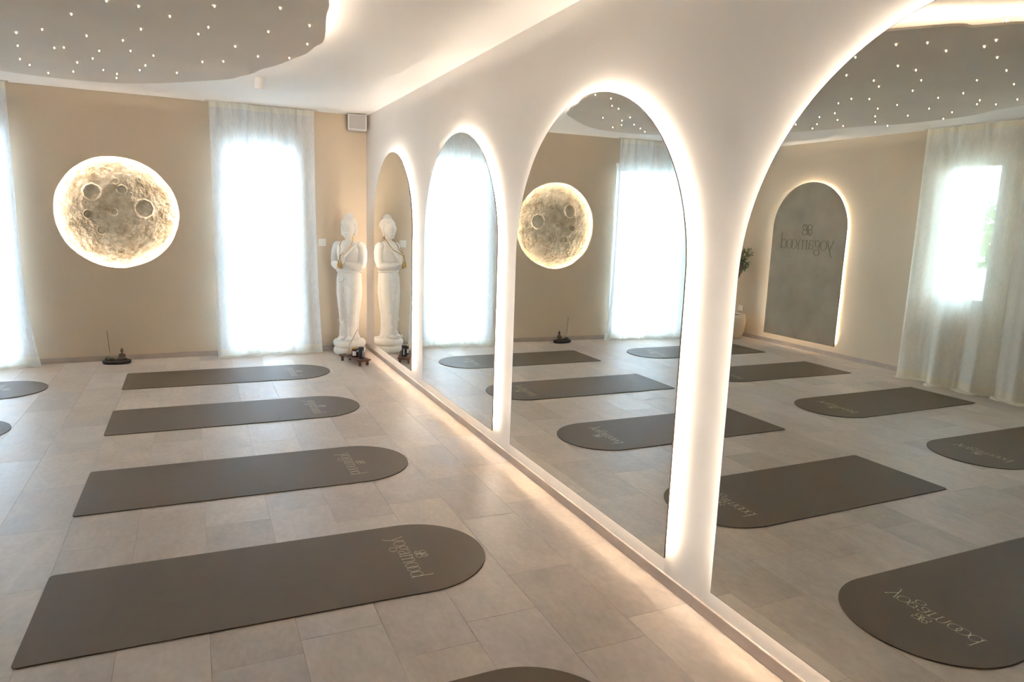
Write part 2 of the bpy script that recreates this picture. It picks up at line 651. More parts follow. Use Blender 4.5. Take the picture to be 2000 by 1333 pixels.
skirting('baseboard_right', 'grey-beige tiled baseboard running under the arched mirrors', [(YF, YB)],
         lambda a: Vector((0, YF + YB - a, 0)), -PI / 2)
skirting('baseboard_back', 'grey-beige tiled baseboard under the moon disc', [(XL, -4.50), (-3.34, -1.64), (-0.72, -0.02)],
         lambda a: back(a, 0, 0), BACK_ANG)
skirting('baseboard_left', 'grey-beige tiled baseboard below the backlit arched logo panel', [(YF, YB + YBT * XL - 0.01)],
         lambda a: Vector((XL, a, 0)), PI / 2)


def window(name, label, w, T, door=False):
    """frame, sash, pane and handle set in the reveal; T maps (a, b, depth)."""
    a0, a1, b0, b1 = w
    root = empty(name, T((a0 + a1) / 2, b0, 0.1))
    tag(root, label, 'window', kind='structure')
    bpy.context.view_layer.update()
    inv = root.matrix_world.inverted()
    TT = lambda a, b, d: inv @ T(a, b, d)
    mb = MB(); slab_with_holes(mb, rect(a0, a1, b0, b1), [rect(a0 + 0.045, a1 - 0.045, b0 + 0.045, b1 - 0.045)], 0.05, 0.12, TT)
    mb.build('window_frame', WHITE_FRAME, root)
    mb = MB(); slab_with_holes(mb, rect(a0 + 0.035, a1 - 0.035, b0 + 0.035, b1 - 0.035),
                               [rect(a0 + 0.10, a1 - 0.10, b0 + 0.10, b1 - 0.10)], 0.035, 0.095, TT)
    sash = mb.build('sash', WHITE_FRAME, root)
    MB().prism(rect(a0 + 0.095, a1 - 0.095, b0 + 0.095, b1 - 0.095), 0.065, 0.071, TT).build('pane', GLASS, sash)
    hz = b0 + (b1 - b0) * 0.48
    mb = MB().prism(rect(a0 + 0.055, a0 + 0.078, hz - 0.035, hz + 0.035), 0.027, 0.035, TT)
    mb.prism(rect(a0 + 0.058, a0 + 0.075, hz - 0.12, hz + 0.01), 0.004, 0.014, TT)
    mb.prism(rect(a0 + 0.060, a0 + 0.073, hz - 0.008, hz + 0.008), 0.014, 0.028, TT)
    mb.build('handle', STEEL, sash)
    if not door:
        MB().prism(rect(a0 - 0.0, a1 + 0.0, b0 - 0.0, b0 + 0.02), 0.0, 0.035, TT).build('window_sill', WHITE_FRAME, root)
    return root


window('window_1', 'tall white terrace door behind the sheer curtain next to the statue', W1, Tb, True)
window('window_2', 'tall white terrace door at the left end of the moon wall', W2, Tb, True)
window('window_3', 'narrow white side window behind the long cream curtain', W3, Tl)
window('window_4', 'wide white side window further along the cream curtain', W4, Tl)

# sampling guides in the openings: they give off no light themselves
def portal(w, T, nrm):
    a0, a1, b0, b1 = w
    l = bpy.data.lights.new('window_portal', 'AREA')
    l.shape = 'RECTANGLE'; l.size = a1 - a0; l.size_y = b1 - b0
    l.cycles.is_portal = True
    o = bpy.data.objects.new('window_portal', l); COL.objects.link(o)
    o.location = T((a0 + a1) / 2, (b0 + b1) / 2, 0.2)
    o.rotation_euler = Vector(nrm).to_track_quat('-Z', 'Y').to_euler()


for w_, T_, n_ in ((W1, Tb, (0, -1, 0)), (W2, Tb, (0, -1, 0)), (W3, Tl, (1, 0, 0)), (W4, Tl, (1, 0, 0))):
    portal(w_, T_, n_)

# outside
o = MB().box((-40, -30, -0.25), (30, 50, -0.07)).build('ground', GROUND)
tag(o, 'pale terrace and ground outside the windows', 'ground', kind='structure')

# ================================================================== ARCHED MIRRORS
MIR = [(6.179, 7.659, 'arched mirror with warm halo beside the white statue, farthest of four'),
       (4.206, 5.815, 'arched mirror with warm halo reflecting the bright curtained door, second from the statue'),
       (2.272, 3.906, 'arched mirror with warm halo reflecting the moon disc, third from the statue'),
       (0.341, 1.971, 'largest arched mirror with warm halo, cropped, reflecting the logo panel')]
MZ0, MZ1 = 0.1466, 2.180


def ring(mb, outer, inner, d0, d1, T):
    n = len(outer)
    vs = [T(a, b, d) for d in (d0, d1) for a, b in outer] + [T(a, b, d) for d in (d0, d1) for a, b in inner]
    fs = []
    for i in range(n):
        j = (i + 1) % n
        fs += [(i, j, n + j, n + i), (2 * n + i, 2 * n + j, 3 * n + j, 3 * n + i), (i, j, 2 * n + j, 2 * n + i), (n + i, n + j, 3 * n + j, 3 * n + i)]
    mb.add(vs, fs)
    return mb


def arched_panel(name, label, cat, y0, y1, z0, z1, T, front, led, group=None, face='mirror_glass', d_face=0.040, thick=0.006, inset=0.042):
    root = empty(name, T((y0 + y1) / 2, z0, 0))
    tag(root, label, cat, group)
    bpy.context.view_layer.update()
    inv = root.matrix_world.inverted()
    TT = lambda a, b, d: inv @ T(a, b, d)
    A = lambda i: arch(y0 + i, y1 - i, z0 + i, z1 - i, 72)
    MB().prism(A(0.0012), d_face - thick, d_face, TT).build(face, front, root)
    ring(MB(), A(0.0), A(0.0012), d_face - thick, d_face + 0.0003, TT).build('edge_trim', EDGE, root)
    board = MB().prism(A(inset), 0.0005, d_face - thick - 0.0003, TT).build('backing_board', BACKING, root)
    # aluminium channel round the board, the lit tape angled towards the wall
    nA = len(A(0))
    lo, hi = A(inset - 0.0004), A(inset - 0.0110)
    mb = MB()
    mb.add([TT(p, q, 0.007) for p, q in lo] + [TT(p, q, 0.019) for p, q in hi],
           [(i, (i + 1) % nA, nA + (i + 1) % nA, nA + i) for i in range(1, nA)])
    k = 0.34    # the tape along the foot is narrower
    m0, m1 = [tuple(l + (h - l) * k for l, h in zip(lo[i], hi[i])) for i in (0, 1)]
    mb.add([TT(*lo[0], 0.007), TT(*lo[1], 0.007), TT(*m1, 0.007 + 0.012 * k), TT(*m0, 0.007 + 0.012 * k)], [(0, 1, 2, 3)])
    mb.build('led_strip', led, board)
    mb = MB()
    ring(mb, A(inset - 0.0114), A(inset - 0.0002), 0.0196, 0.0212, TT)
    mb.build('led_channel', STEEL, board)
    return root


Tr = lambda a, b, d: Vector((-d, a, b))
for (a, b, lab) in MIR:
    arched_panel('arched_mirror', lab, 'mirror', a, b, MZ0, MZ1, Tr, MIRROR, LED_M, 'backlit arched mirrors')

# ================================================================== LETTERING (thin high-contrast serif drawn as pen strokes)
def pen(pts, thin=0.03, thick=0.085, dense=1):
    """ribbon quads along a stroke; heavy where the stroke runs upright, fine where it runs flat."""
    P = [Vector((x, y)) for x, y in pts]
    L, R = [], []
    for i in range(len(P)):
        t = P[min(i + 1, len(P) - 1)] - P[max(i - 1, 0)]
        if t.length < 1e-9:
            t = Vector((0, 1))
        t.normalize()
        w = thin + (thick - thin) * abs(t.y) ** 2.2
        nrm = Vector((-t.y, t.x))
        L.append(P[i] + nrm * w / 2); R.append(P[i] - nrm * w / 2)
    return L, R


def earc(cx, cy, rx, ry, a0, a1, n=28):
    return [(cx + rx * math.cos(math.radians(a0 + (a1 - a0) * k / n)), cy + ry * math.sin(math.radians(a0 + (a1 - a0) * k / n))) for k in range(n + 1)]


def line(a, b, n=2):
    return [(a[0] + (b[0] - a[0]) * k / n, a[1] + (b[1] - a[1]) * k / n) for k in range(n + 1)]


GLYPH = {
    'y': (0.86, [line((0.06, 1.0), (0.45, 0.03)), line((0.83, 1.0), (0.36, -0.38)) + earc(0.12, -0.42, 0.22, 0.26, 10, -95, 10)[1:] + [(-0.02, -0.62)],
                 line((-0.06, 1.0), (0.24, 1.0)), line((0.70, 1.0), (0.96, 1.0))]),
    'o': (0.88, [earc(0.44, 0.5, 0.42, 0.5, 0, 360, 48)]),
    'g': (0.84, [earc(0.40, 0.66, 0.30, 0.34, 0, 360, 40), [(0.62, 0.88), (0.72, 1.0), (0.86, 1.02)],
                 [(0.24, 0.38), (0.13, 0.26), (0.15, 0.13), (0.34, 0.06), (0.60, 0.02), (0.76, -0.12), (0.78, -0.28)]
                 + earc(0.42, -0.30, 0.37, 0.27, 0, -190, 30)[1:] + [(0.10, -0.12), (0.24, 0.05)]]),
    'a': (0.84, [[(0.14, 0.76)] + earc(0.38, 0.72, 0.25, 0.28, 150, 20, 16) + [(0.64, 0.72), (0.64, 0.30), (0.65, 0.12), (0.72, 0.02), (0.84, 0.03)],
                 [(0.64, 0.60), (0.40, 0.54), (0.20, 0.44), (0.09, 0.27), (0.13, 0.09), (0.28, 0.0), (0.46, 0.05), (0.64, 0.24)]]),
    'm': (1.50, [line((0.16, 1.0), (0.16, 0.0), 4), line((0.00, 1.0), (0.16, 1.0)), line((0.02, 0.0), (0.30, 0.0)),
                 earc(0.44, 0.66, 0.28, 0.34, 170, 0, 18) + line((0.72, 0.6), (0.72, 0.0), 4), line((0.58, 0.0), (0.86, 0.0)),
                 earc(1.00, 0.66, 0.28, 0.34, 170, 0, 18) + line((1.28, 0.6), (1.28, 0.0), 4), line((1.14, 0.0), (1.42, 0.0))]),
    'd': (0.94, [earc(0.42, 0.5, 0.38, 0.5, 0, 360, 44), line((0.80, 1.72), (0.80, 0.0), 6), line((0.64, 1.72), (0.80, 1.72)), line((0.80, 0.0), (0.98, 0.0))]),
}


def word_mesh(mb, word, width, P, bold=1.0):
    """word centred on the origin; P maps (along, up) to a point."""
    x, out = 0.0, []
    for i, ch in enumerate(word):
        adv, strokes = GLYPH[ch]
        if word[i - 1:i + 1] == 'oo':
            x -= 0.26        # the two o interlock
        for s in strokes:
            out.append([(px + x, py) for px, py in s])
        x += adv
    k = width / x
    for s in out:
        L, R = pen(s, 0.032 * bold, 0.085 * bold)
        n = len(L)
        vs = [P((q.x - x / 2) * k, q.y * k) for q in L + R]
        mb.add(vs, [(i, i + 1, n + i + 1, n + i) for i in range(n - 1)])
    return mb


def emblem_mesh(mb, size, P, bold=1.0):
    """knot of four loops."""
    S = []
    for sx, sy in ((-1, 1), (1, 1), (-1, -1), (1, -1)):
        S.append(earc(0.30 * sx, 0.26 * sy, 0.30, 0.26, 0, 360, 32))
    S.append([(0.34 * math.sin(t), 0.5 * t / 1.6) for t in [-1.6 + 3.2 * k / 20 for k in range(21)]])
    S.append([(-0.12 + 0.06 * math.sin(t * 2), 0.32 * t) for t in [-1.2 + 2.4 * k / 12 for k in range(13)]])
    for s in S:
        L, R = pen(s, 0.045 * bold, 0.075 * bold)
        n = len(L)
        vs = [P(q.x * size, q.y * size) for q in L + R]
        mb.add(vs, [(i, i + 1, n + i + 1, n + i) for i in range(n - 1)])
    return mb


# ================================================================== BACKLIT LOGO PANEL on the left wall
Tp = lambda a, b, d: Vector((XL + d, a, b))
PY0, PY1, PZ0, PZ1 = 6.185, 7.385, 0.131, 2.172
panel = arched_panel('arched_logo_panel', 'grey-brown arched wall panel with warm halo and lettering, seen in the large mirror', 'wall panel',
                     PY0, PY1, PZ0, PZ1, Tp, MICROCEMENT, LED_P, None, 'panel_face', 0.045, 0.012, 0.045)
_pl = panel.location.copy()
pc = 6.79
mb = word_mesh(MB(), 'yogamood', 0.88, lambda a, b: Vector((XL + 0.0462, pc + a, 1.315 + b)) - _pl, 1.5)
w_ = mb.build('lettering', ENGRAVE, panel); w_['label'] = 'dark engraved lettering'
mb = emblem_mesh(MB(), 0.13, lambda a, b: Vector((XL + 0.0462, pc + a, 1.565 + b)) - _pl, 1.5)
mb.build('emblem', ENGRAVE, panel)

# ================================================================== MOON DISC in its niche
CR = [(495, 470, 82), (985, 615, 92), (720, 355, 32), (780, 435, 45), (443, 688, 42), (560, 845, 38), (740, 1057, 20),
      (690, 660, 34), (600, 610, 16), (560, 640, 14), (860, 480, 18), (330, 560, 14), (900, 900, 18), (690, 515, 12), (1120, 760, 20),
      (640, 990, 15), (1060, 930, 22), (520, 320, 18), (950, 330, 20), (300, 780, 16)]
CRN = [((x - 731) / 606, -(y - 666) / 554, r / 590) for x, y, r in CR]
rn = random.Random(3)
BUMP = [(rn.uniform(-1, 1), rn.uniform(-1, 1), rn.uniform(0.012, 0.035), rn.uniform(-0.0022, 0.0028)) for _ in range(260)]


def moon_h(u, v):
    h = 0.0034 * mnoise.fractal(Vector((u * 7.5, v * 7.5, 1.3)), 0.75, 2.1, 5)
    for cx, cy_, r in CRN:
        d = math.hypot(u - cx, v - cy_) / r
        if d < 1.6:
            jag = 1 + 0.022 * math.sin(9 * math.atan2(v - cy_, u - cx) + cx * 40)
            d *= jag
            rim = math.exp(-((d - 1.0) / 0.085) ** 2) * 0.0085 * min(1, r / 0.06)
            bowl = -0.0016 * min(1, r / 0.06) * (1 - 1 / (1 + math.exp(-(d - 0.90) / 0.035)))
            h += rim + bowl
    for cx, cy_, r, a in BUMP:
        d2 = ((u - cx) ** 2 + (v - cy_) ** 2) / (r * r)
        if d2 < 4:
            h += a * math.exp(-d2)
    return h


moon_root = empty('moon_wall_light', back(MOON_U, -0.07, MOON_Z), BACK_ANG)
tag(moon_root, 'round glowing moon relief with craters set into the beige wall', 'wall light')
mb = MB()
NR, NA, RM = 130, 360, 0.636
vs = [(0, -0.028 - moon_h(0, 0), 0)]
for i in range(1, NR + 1):
    r = RM * i / NR
    for k in range(NA):
        a = 2 * PI * k / NA
        x, z = r * math.cos(a), r * math.sin(a)
        u, v = x / MOON_R, z / MOON_R
        dome = 0.030 * max(0.0, 1 - (r / RM) ** 2)
        vs.append((x, -(dome + (moon_h(u, v) if r < MOON_R * 1.03 else 0)), z))
fs = [(0, 1 + k, 1 + (k + 1) % NA) for k in range(NA)]
for i in range(NR - 1):
    for k in range(NA):
        k2 = (k + 1) % NA
        a = 1 + i * NA
        fs.append((a + k, a + NA + k, a + NA + k2, a + k2))
mb.add(vs, fs)
mb.build('moon_relief', MOON, moon_root, smooth=True)
mb = MB()
ring(mb, circle(0, 0, 0.634, 128), circle(0, 0, 0.630, 128), 0.030, 0.044, lambda a, b, d: (a, -d, b))
mb.build('led_strip', LED_MO, moon_root)

# ================================================================== FLOATING STAR CEILING
CL = [(-3.40, 6.66), (-3.15, 6.80), (-3.04, 6.855), (-2.86, 6.91), (-2.64, 6.92), (-2.39, 6.88), (-2.13, 6.73), (-1.93, 6.55), (-1.72, 6.33), (-1.53, 6.11),
      (-1.466, 5.956), (-1.386, 5.771), (-1.341, 5.57), (-1.265, 5.38), (-1.206, 5.18), (-1.176, 5.06), (-1.125, 4.867), (-1.105, 4.642),
      (-1.084, 4.542), (-1.088, 4.414), (-1.128, 4.126), (-1.159, 3.917), (-1.173, 3.752), (-1.192, 3.636), (-1.21, 3.35), (-1.30, 3.05), (-1.42, 2.82),
      (-1.557, 2.629), (-1.672, 2.487), (-1.74, 2.43), (-1.80, 2.425), (-1.86, 2.35), (-1.94, 2.266), (-2.25, 2.07), (-2.75, 1.96), (-3.25, 2.12),
      (-3.70, 2.55), (-4.02, 3.12), (-4.167, 3.545), (-4.243, 3.81), (-4.35, 4.07), (-4.385, 4.38), (-4.35, 4.73), (-4.23, 5.01), (-4.185, 5.20), (-4.155, 5.42), (-4.06, 5.68),
      (-4.0, 5.80), (-3.75, 6.25)]


def catmull(P, k=5):
    out = []
    n = len(P)
    for i in range(n):
        p0, p1, p2, p3 = (Vector(P[(i + j) % n]) for j in (-1, 0, 1, 2))
        for s in range(k):
            t = s / k
            out.append(0.5 * ((2 * p1) + (p2 - p0) * t + (2 * p0 - 5 * p1 + 4 * p2 - p3) * t * t + (3 * p1 - p0 - 3 * p2 + p3) * t ** 3))
    return out


CLO = catmull(CL)
ZC, ZT = 2.572, 2.585


def inset_poly(P, d):
    n = len(P)
    out = []
    for i in range(n):
        t = (P[(i + 3) % n] - P[i - 3]).normalized()
        out.append(P[i] + Vector((-t.y, t.x)) * d)
    return out


_area = sum(CLO[i].x * CLO[(i + 1) % len(CLO)].y - CLO[(i + 1) % len(CLO)].x * CLO[i].y for i in range(len(CLO)))
SGN = 1 if _area > 0 else -1
star_panel = MB().prism([(p.x, p.y) for p in CLO], ZC, ZT).build('star_ceiling_panel', CLOUD)
tag(star_panel, 'cloud-shaped floating ceiling panel dotted with tiny star lights', 'ceiling panel')
o1, o2 = inset_poly(CLO, SGN * 0.095), inset_poly(CLO, SGN * 0.108)
ring(MB(), [(p.x, p.y) for p in o1], [(p.x, p.y) for p in o2], ZT + 0.0003, ZT + 0.004, lambda a, b, d: (a, b, d)).build('led_strip', LED_C, star_panel)
for (hx, hy) in [(-2.6, 6.3), (-1.7, 5.2), (-1.8, 3.4), (-2.7, 2.5), (-3.7, 3.5), (-3.7, 5.2), (-2.7, 4.4)]:
    MB().lathe([(0.03, 0), (0.03, 0.004), (0.006, 0.006), (0.006, H - ZT - 0.004), (0.03, H - ZT - 0.002), (0.03, H - ZT)], 12, (hx, hy, ZT)).build('hanger', STEEL, star_panel)
bx, by = -1.925, 2.372     # open steel bracket at the rim
mb = MB()
for dx in (0.0, 0.026, 0.048):
    mb.box((bx - dx - 0.0035, by - 0.004, ZT), (bx - dx + 0.0035, by + 0.004, ZT + 0.034))
mb.box((bx - 0.053, by - 0.010, ZT + 0.030), (bx + 0.005, by - 0.002, ZT + 0.038))
mb.box((bx - 0.052, by - 0.004, ZT), (bx + 0.004, by + 0.03, ZT + 0.004))
mb.build('bracket', RAIL, star_panel)
STARS = [[-2.18, 4.22], [-2.38, 4.6], [-2.04, 4.24], [-1.9, 4.36], [-2.59, 5.08], [-2.75, 5.26], [-2.37, 5.11], [-2.06, 4.75], [-2.18, 5.12], [-2.82, 5.67], [-2.61, 5.61], [-2.55, 5.56], [-2.35, 5.54], [-2.16, 5.42], [-2.03, 5.49], [-2.42, 5.84], [-2.9, 6.17], [-2.88, 6.38], [-2.54, 6.06], [-2.62, 6.48], [-2.81, 6.67], [-2.4, 6.27], [-2.32, 6.38], [-2.34, 6.58], [-2.15, 6.11], [-2.1, 5.89], [-1.69, 4.03], [-1.39, 3.89], [-1.71, 4.49], [-1.76, 4.69], [-1.4, 4.41], [-1.21, 4.15], [-1.16, 4.59], [-1.55, 4.9], [-1.73, 5.52], [-1.6, 5.42], [-1.4, 5.12], [-1.21, 5.05], [-1.9, 6.06], [-1.77, 2.82], [-1.83, 3.13], [-2.22, 3.15], [-2.19, 3.5], [-2.47, 3.52], [-2.67, 3.64], [-2.91, 4.07], [-3.02, 4.0], [-2.99, 4.26], [-3.36, 4.62], [-3.44, 4.26], [-3.41, 4.06], [-3.76, 4.54], [-3.43, 4.85], [-3.69, 4.88], [-4.05, 4.77], [-3.94, 4.36], [-3.76, 5.18], [-3.95, 5.41], [-3.62, 5.31], [-4.03, 5.11], [-4.33, 4.86], [-1.87, 2.71], [-2.11, 2.77], [-2.19, 2.61], [-2.11, 2.5], [-2.48, 2.72], [-2.85, 2.89], [-2.41, 3.17], [-2.71, 3.35], [-2.99, 3.16], [-3.3, 3.11], [-3.34, 3.48], [-3.37, 3.69], [-2.98, 3.61], [-3.7, 3.59], [-3.84, 3.7], [-3.96, 3.63], [-3.87, 3.42], [-3.75, 4.03], [-4.05, 4.04], [-4.32, 4.3]]
sm = MB().lathe([(0.0028, 0.001), (0.0028, -0.007), (0.002, -0.009)], 8).mesh('star_light', STAR_M)
for sx, sy in STARS:
    s = bpy.data.objects.new('star_light', sm)
    COL.objects.link(s)
    s.location = (sx, sy, ZC)
    s.parent = star_panel

# ceiling spot
spot = MB().lathe([(0.040, 0.0), (0.040, -0.004), (0.037, -0.005), (0.037, -0.092), (0.035, -0.096), (0.030, -0.096)], 32, (0, 0, 0)).build('ceiling_spotlight', WHITE_PLASTIC, loc=(-1.283, 6.47, H), auto=40)
tag(spot, 'small white cylindrical spotlight on the ceiling beyond the star panel', 'spotlight')
MB().lathe([(0.030, -0.0962), (0.026, -0.090), (0.0, -0.088)], 24, cap=False).build('lens', mat('spot_lens', (244, 240, 230), 0.3), spot)

# ================================================================== CURTAINS
def curtain(name, label, place, top, bot, ztop, nf, amp, off, pool, seed, cloth, dense, group, nu=150, lean=3.0, zend=0.012):
    """sheer panel: heading tape, cloth, doubled hem that trails on the floor."""
    rn = random.Random(seed)
    comps = [(nf * rn.uniform(0.8, 1.2), rn.uniform(0, 6.28), 1.0), (nf * rn.uniform(1.7, 2.3), rn.uniform(0, 6.28), 0.42),
             (nf * rn.uniform(0.3, 0.5), rn.uniform(0, 6.28), 0.7), (nf * rn.uniform(3.4, 4.2), rn.uniform(0, 6.28), 0.14)]
    drift = [rn.uniform(-1.2, 1.2) for _ in comps]

    def pt(s, t):
        # t: 0 top .. 1 floor .. 1+ trailing part
        tt = min(t, 1.0)
        a0 = top[0] + (bot[0] - top[0]) * tt ** lean
        a1 = top[1] + (bot[1] - top[1]) * tt ** lean
        a = a0 + (a1 - a0) * s
        w = sum(c[2] * math.sin(2 * PI * c[0] * s + c[1] + d * tt) for c, d in zip(comps, drift))
        am = amp[0] + (amp[1] - amp[0]) * tt ** 0.8
        pl = 0.013 * max(0.0, 1 - tt * 9) * math.sin(2 * PI * nf * 3.1 * s)
        o_ = off[0] + (off[1] - off[0]) * tt ** 1.6 + am * w + pl
        o_ = max(o_, 0.02)
        a += am * 0.5 * math.cos(2 * PI * comps[0][0] * s + comps[0][1] + drift[0] * tt) * min(1, 4 * min(s, 1 - s))
        z = ztop + (zend - ztop) * tt
        if t > 1.0:
            e = t - 1.0
            ripple = 0.5 + 0.5 * math.sin(2 * PI * nf * 1.3 * s + seed)
            o_ += pool * (0.4 + 0.6 * ripple) * e * 4
            z = 0.004 + 0.010 * ripple * max(0, 1 - e * 4) + 0.012 * math.sin(PI * min(1, e * 4)) * (0.3 + 0.7 * ripple)
        return place(a, o_, max(z, 0.003))
    anchor = place((top[0] + top[1]) / 2, off[0], 0)
    fn = lambda s, t: Vector(pt(s, t)) - anchor
    hT, hB = 0.022, 0.967
    c = MB().grid(lambda s, v: fn(s, hT + (hB - hT) * v), nu, 44).build(name, cloth, smooth=True, loc=anchor, fix=False)
    MB().grid(lambda s, v: fn(s, hT * v), nu, 4).build('heading_tape', dense, c, smooth=True, fix=False)
    MB().grid(lambda s, v: fn(s, hB + (1.25 - hB) * v), nu, 12).build('hem', dense, c, smooth=True, fix=False)
    tag(c, label, 'curtain', group)
    return c


gb = 'white sheer curtains on the moon wall'
curtain('sheer_curtain', 'narrow white sheer curtain overlapping the door nearest the moon side, trailing on the floor', back,
        (-1.65, -1.28), (-1.655, -1.22), 2.657, 1.6, (0.008, 0.014), (0.165, 0.190), 0.035, 11, SHEER, SHEER_DENSE, gb, 90)
curtain('sheer_curtain', 'wide white sheer curtain over the bright terrace door beside the white statue', back,
        (-1.36, -0.60), (-1.37, -0.545), 2.657, 3.0, (0.008, 0.016), (0.115, 0.135), 0.02, 23, SHEER, SHEER_DENSE, gb, 140)
curtain('sheer_curtain', 'white sheer curtain at the photo edge, hem flaring towards the moon wall', back,
        (-4.52, -3.352), (-4.50, -3.25), 2.657, 4.0, (0.012, 0.028), (0.13, 0.15), 0.03, 5, SHEER, SHEER_DENSE, gb, 170, lean=5.0)
pl = lambda a, off, z: Vector((XL + off, a, z))
curtain('long_sheer_curtain', 'long cream sheer curtain across the side windows, visible only in the large mirror', pl,
        (5.23, 1.75), (5.13, 1.70), 2.657, 9.0, (0.014, 0.050), (0.13, 0.27), 0.07, 42, SHEER_WARM, SHEER_WARM_DENSE, None, 340, lean=1.3)

curtain('gathered_sheer_curtain', 'narrow cream sheer panel layered behind the edge of the long curtain in the large mirror', pl,
        (5.19, 4.78), (5.12, 4.72), 2.657, 2.2, (0.006, 0.010), (0.055, 0.075), 0.01, 8, SHEER_WARM, SHEER_WARM_DENSE, None, 80, lean=1.3)

for nm, lab, p0, p1 in [('curtain_rail', 'thin ceiling rail of the curtains beside the statue', back(-1.68, 0.1, 0), back(-0.56, 0.1, 0)),
                        ('curtain_rail', 'thin ceiling rail of the curtain at the photo edge', back(-4.56, 0.1, 0), back(-3.33, 0.1, 0)),
                        ('curtain_rail', 'thin ceiling rail of the long cream curtain on the side wall', Vector((XL + 0.13, 1.7, 0)), Vector((XL + 0.13, 5.26, 0)))]:
    d = p1 - p0
    z0 = 2.658
    r = MB().box((0, -0.006, 0), (d.length, 0.006, H - z0), 0.001).build(nm, RAIL, loc=(p0.x, p0.y, z0), rotz=math.atan2(d.y, d.x))
    tag(r, lab, 'curtain rail', 'ceiling curtain rails')

# ================================================================== YOGA MATS
ML, MW = 1.83, 0.672


def mat_outline(inset):
    R = MW / 2
    r = 0.022
    pts = []
    for k in range(49):
        a = -PI / 2 + PI * k / 48
        pts.append((-R + (R - inset) * math.cos(a), (R - inset) * math.sin(a)))
    for (cx, cy_, a0) in ((-ML + r, R - r, PI / 2), (-ML + r, -R + r, PI)):
        for k in range(7):
            a = a0 + (PI / 2) * k / 6
            pts.append((cx + (r - inset) * math.cos(a), cy_ + (r - inset) * math.sin(a)))
    return pts


mb = MB()
layers = [(0.0012, 0.0004), (0.0, 0.0014), (0.0, 0.0042), (0.0016, 0.0056)]
n = len(mat_outline(0))
vs = []
for ins, z in layers:
    vs += [(x, y, z) for x, y in mat_outline(ins)]
fs = [tuple(reversed(range(n))), tuple(range(3 * n, 4 * n))]
for l in range(3):
    fs += [(l * n + i, l * n + (i + 1) % n, (l + 1) * n + (i + 1) % n, (l + 1) * n + i) for i in range(n)]
mb.add(vs, fs)
MAT_MESH = mb.mesh('yoga_mat', MAT_RUBBER)
WORD_MESH = word_mesh(MB(), 'yogamood', 0.41, lambda a, b: (-0.395 + b, -a, 0.00585), 0.66).mesh('lettering', MAT_PRINT)
EMB_MESH = emblem_mesh(MB(), 0.052, lambda a, b: (-0.298 + b, -a, 0.00585), 0.6).mesh('emblem', MAT_PRINT)
for me in (WORD_MESH, EMB_MESH):
    bm = bmesh.new(); bm.from_mesh(me)
    for f in bm.faces:
        if f.normal.z < 0:
            f.normal_flip()
    bm.to_mesh(me); bm.free()
MATSPOTS = [(-0.6225, 2.9363, -0.0152, 'taupe yoga mat lying whole in the foreground, nearest of the full mats'),
            (-0.6212, 4.2656, -0.0065, 'taupe yoga mat second from the viewer in the row by the mirrors'),
            (-0.6285, 5.7016, 0.0036, 'taupe yoga mat third from the viewer in the row by the mirrors'),
            (-0.6316, 7.0832, 0.0061, 'taupe yoga mat farthest in the mirror row, close to the moon wall'),
            (-0.608, 1.69, 0.004, 'taupe yoga mat cut off by the bottom edge, only its rounded end showing'),
            (-3.040, 7.000, 0.0, 'taupe yoga mat in the second row, rounded tip nearest the left curtain'),
            (-3.060, 5.7207, 0.0015, 'taupe yoga mat in the second row, rounded tip just inside the left edge'),
            (-3.0854, 4.3268, -0.0166, 'taupe yoga mat of the second row seen whole only in the large mirror'),
            (-3.0566, 3.0228, 0.0, 'taupe yoga mat of the second row, cropped at the right edge in the large mirror')]
for x, y, r, lab in MATSPOTS:
    m = bpy.data.objects.new('yoga_mat', MAT_MESH)
    COL.objects.link(m)
    m.location = (x, y, 0.0002)
    m.rotation_euler = (0, 0, r)
    tag(m, lab, 'yoga mat', 'taupe yoga mats laid out in two rows')
    for nm, me in (('lettering', WORD_MESH), ('emblem', EMB_MESH)):
        c = bpy.data.objects.new(nm, me)
        COL.objects.link(c)
        c.parent = m
        c['label'] = 'champagne printed ' + ('brand lettering' if nm == 'lettering' else 'knot emblem')

# ================================================================== WHITE STATUE
def loft(mb, rings, n=28, pw=2.0):
    vs = []
    for (z, cx, cy_, rx, ry) in rings:
        for k in range(n):
            a = 2 * PI * k / n
            c, s = math.cos(a), math.sin(a)
            vs.append((cx + rx * math.copysign(abs(c) ** (2 / pw), c), cy_ + ry * math.copysign(abs(s) ** (2 / pw), s), z))
    fs = [tuple(reversed(range(n))), tuple((len(rings) - 1) * n + k for k in range(n))]
    for i in range(len(rings) - 1):
        fs += [(i * n + k, i * n + (k + 1) % n, (i + 1) * n + (k + 1) % n, (i + 1) * n + k) for k in range(n)]
    return mb.add(vs, fs)


ST_LOC, ST_ROT = (-0.262, 7.915, 0.0), math.radians(-36)
S = MB()
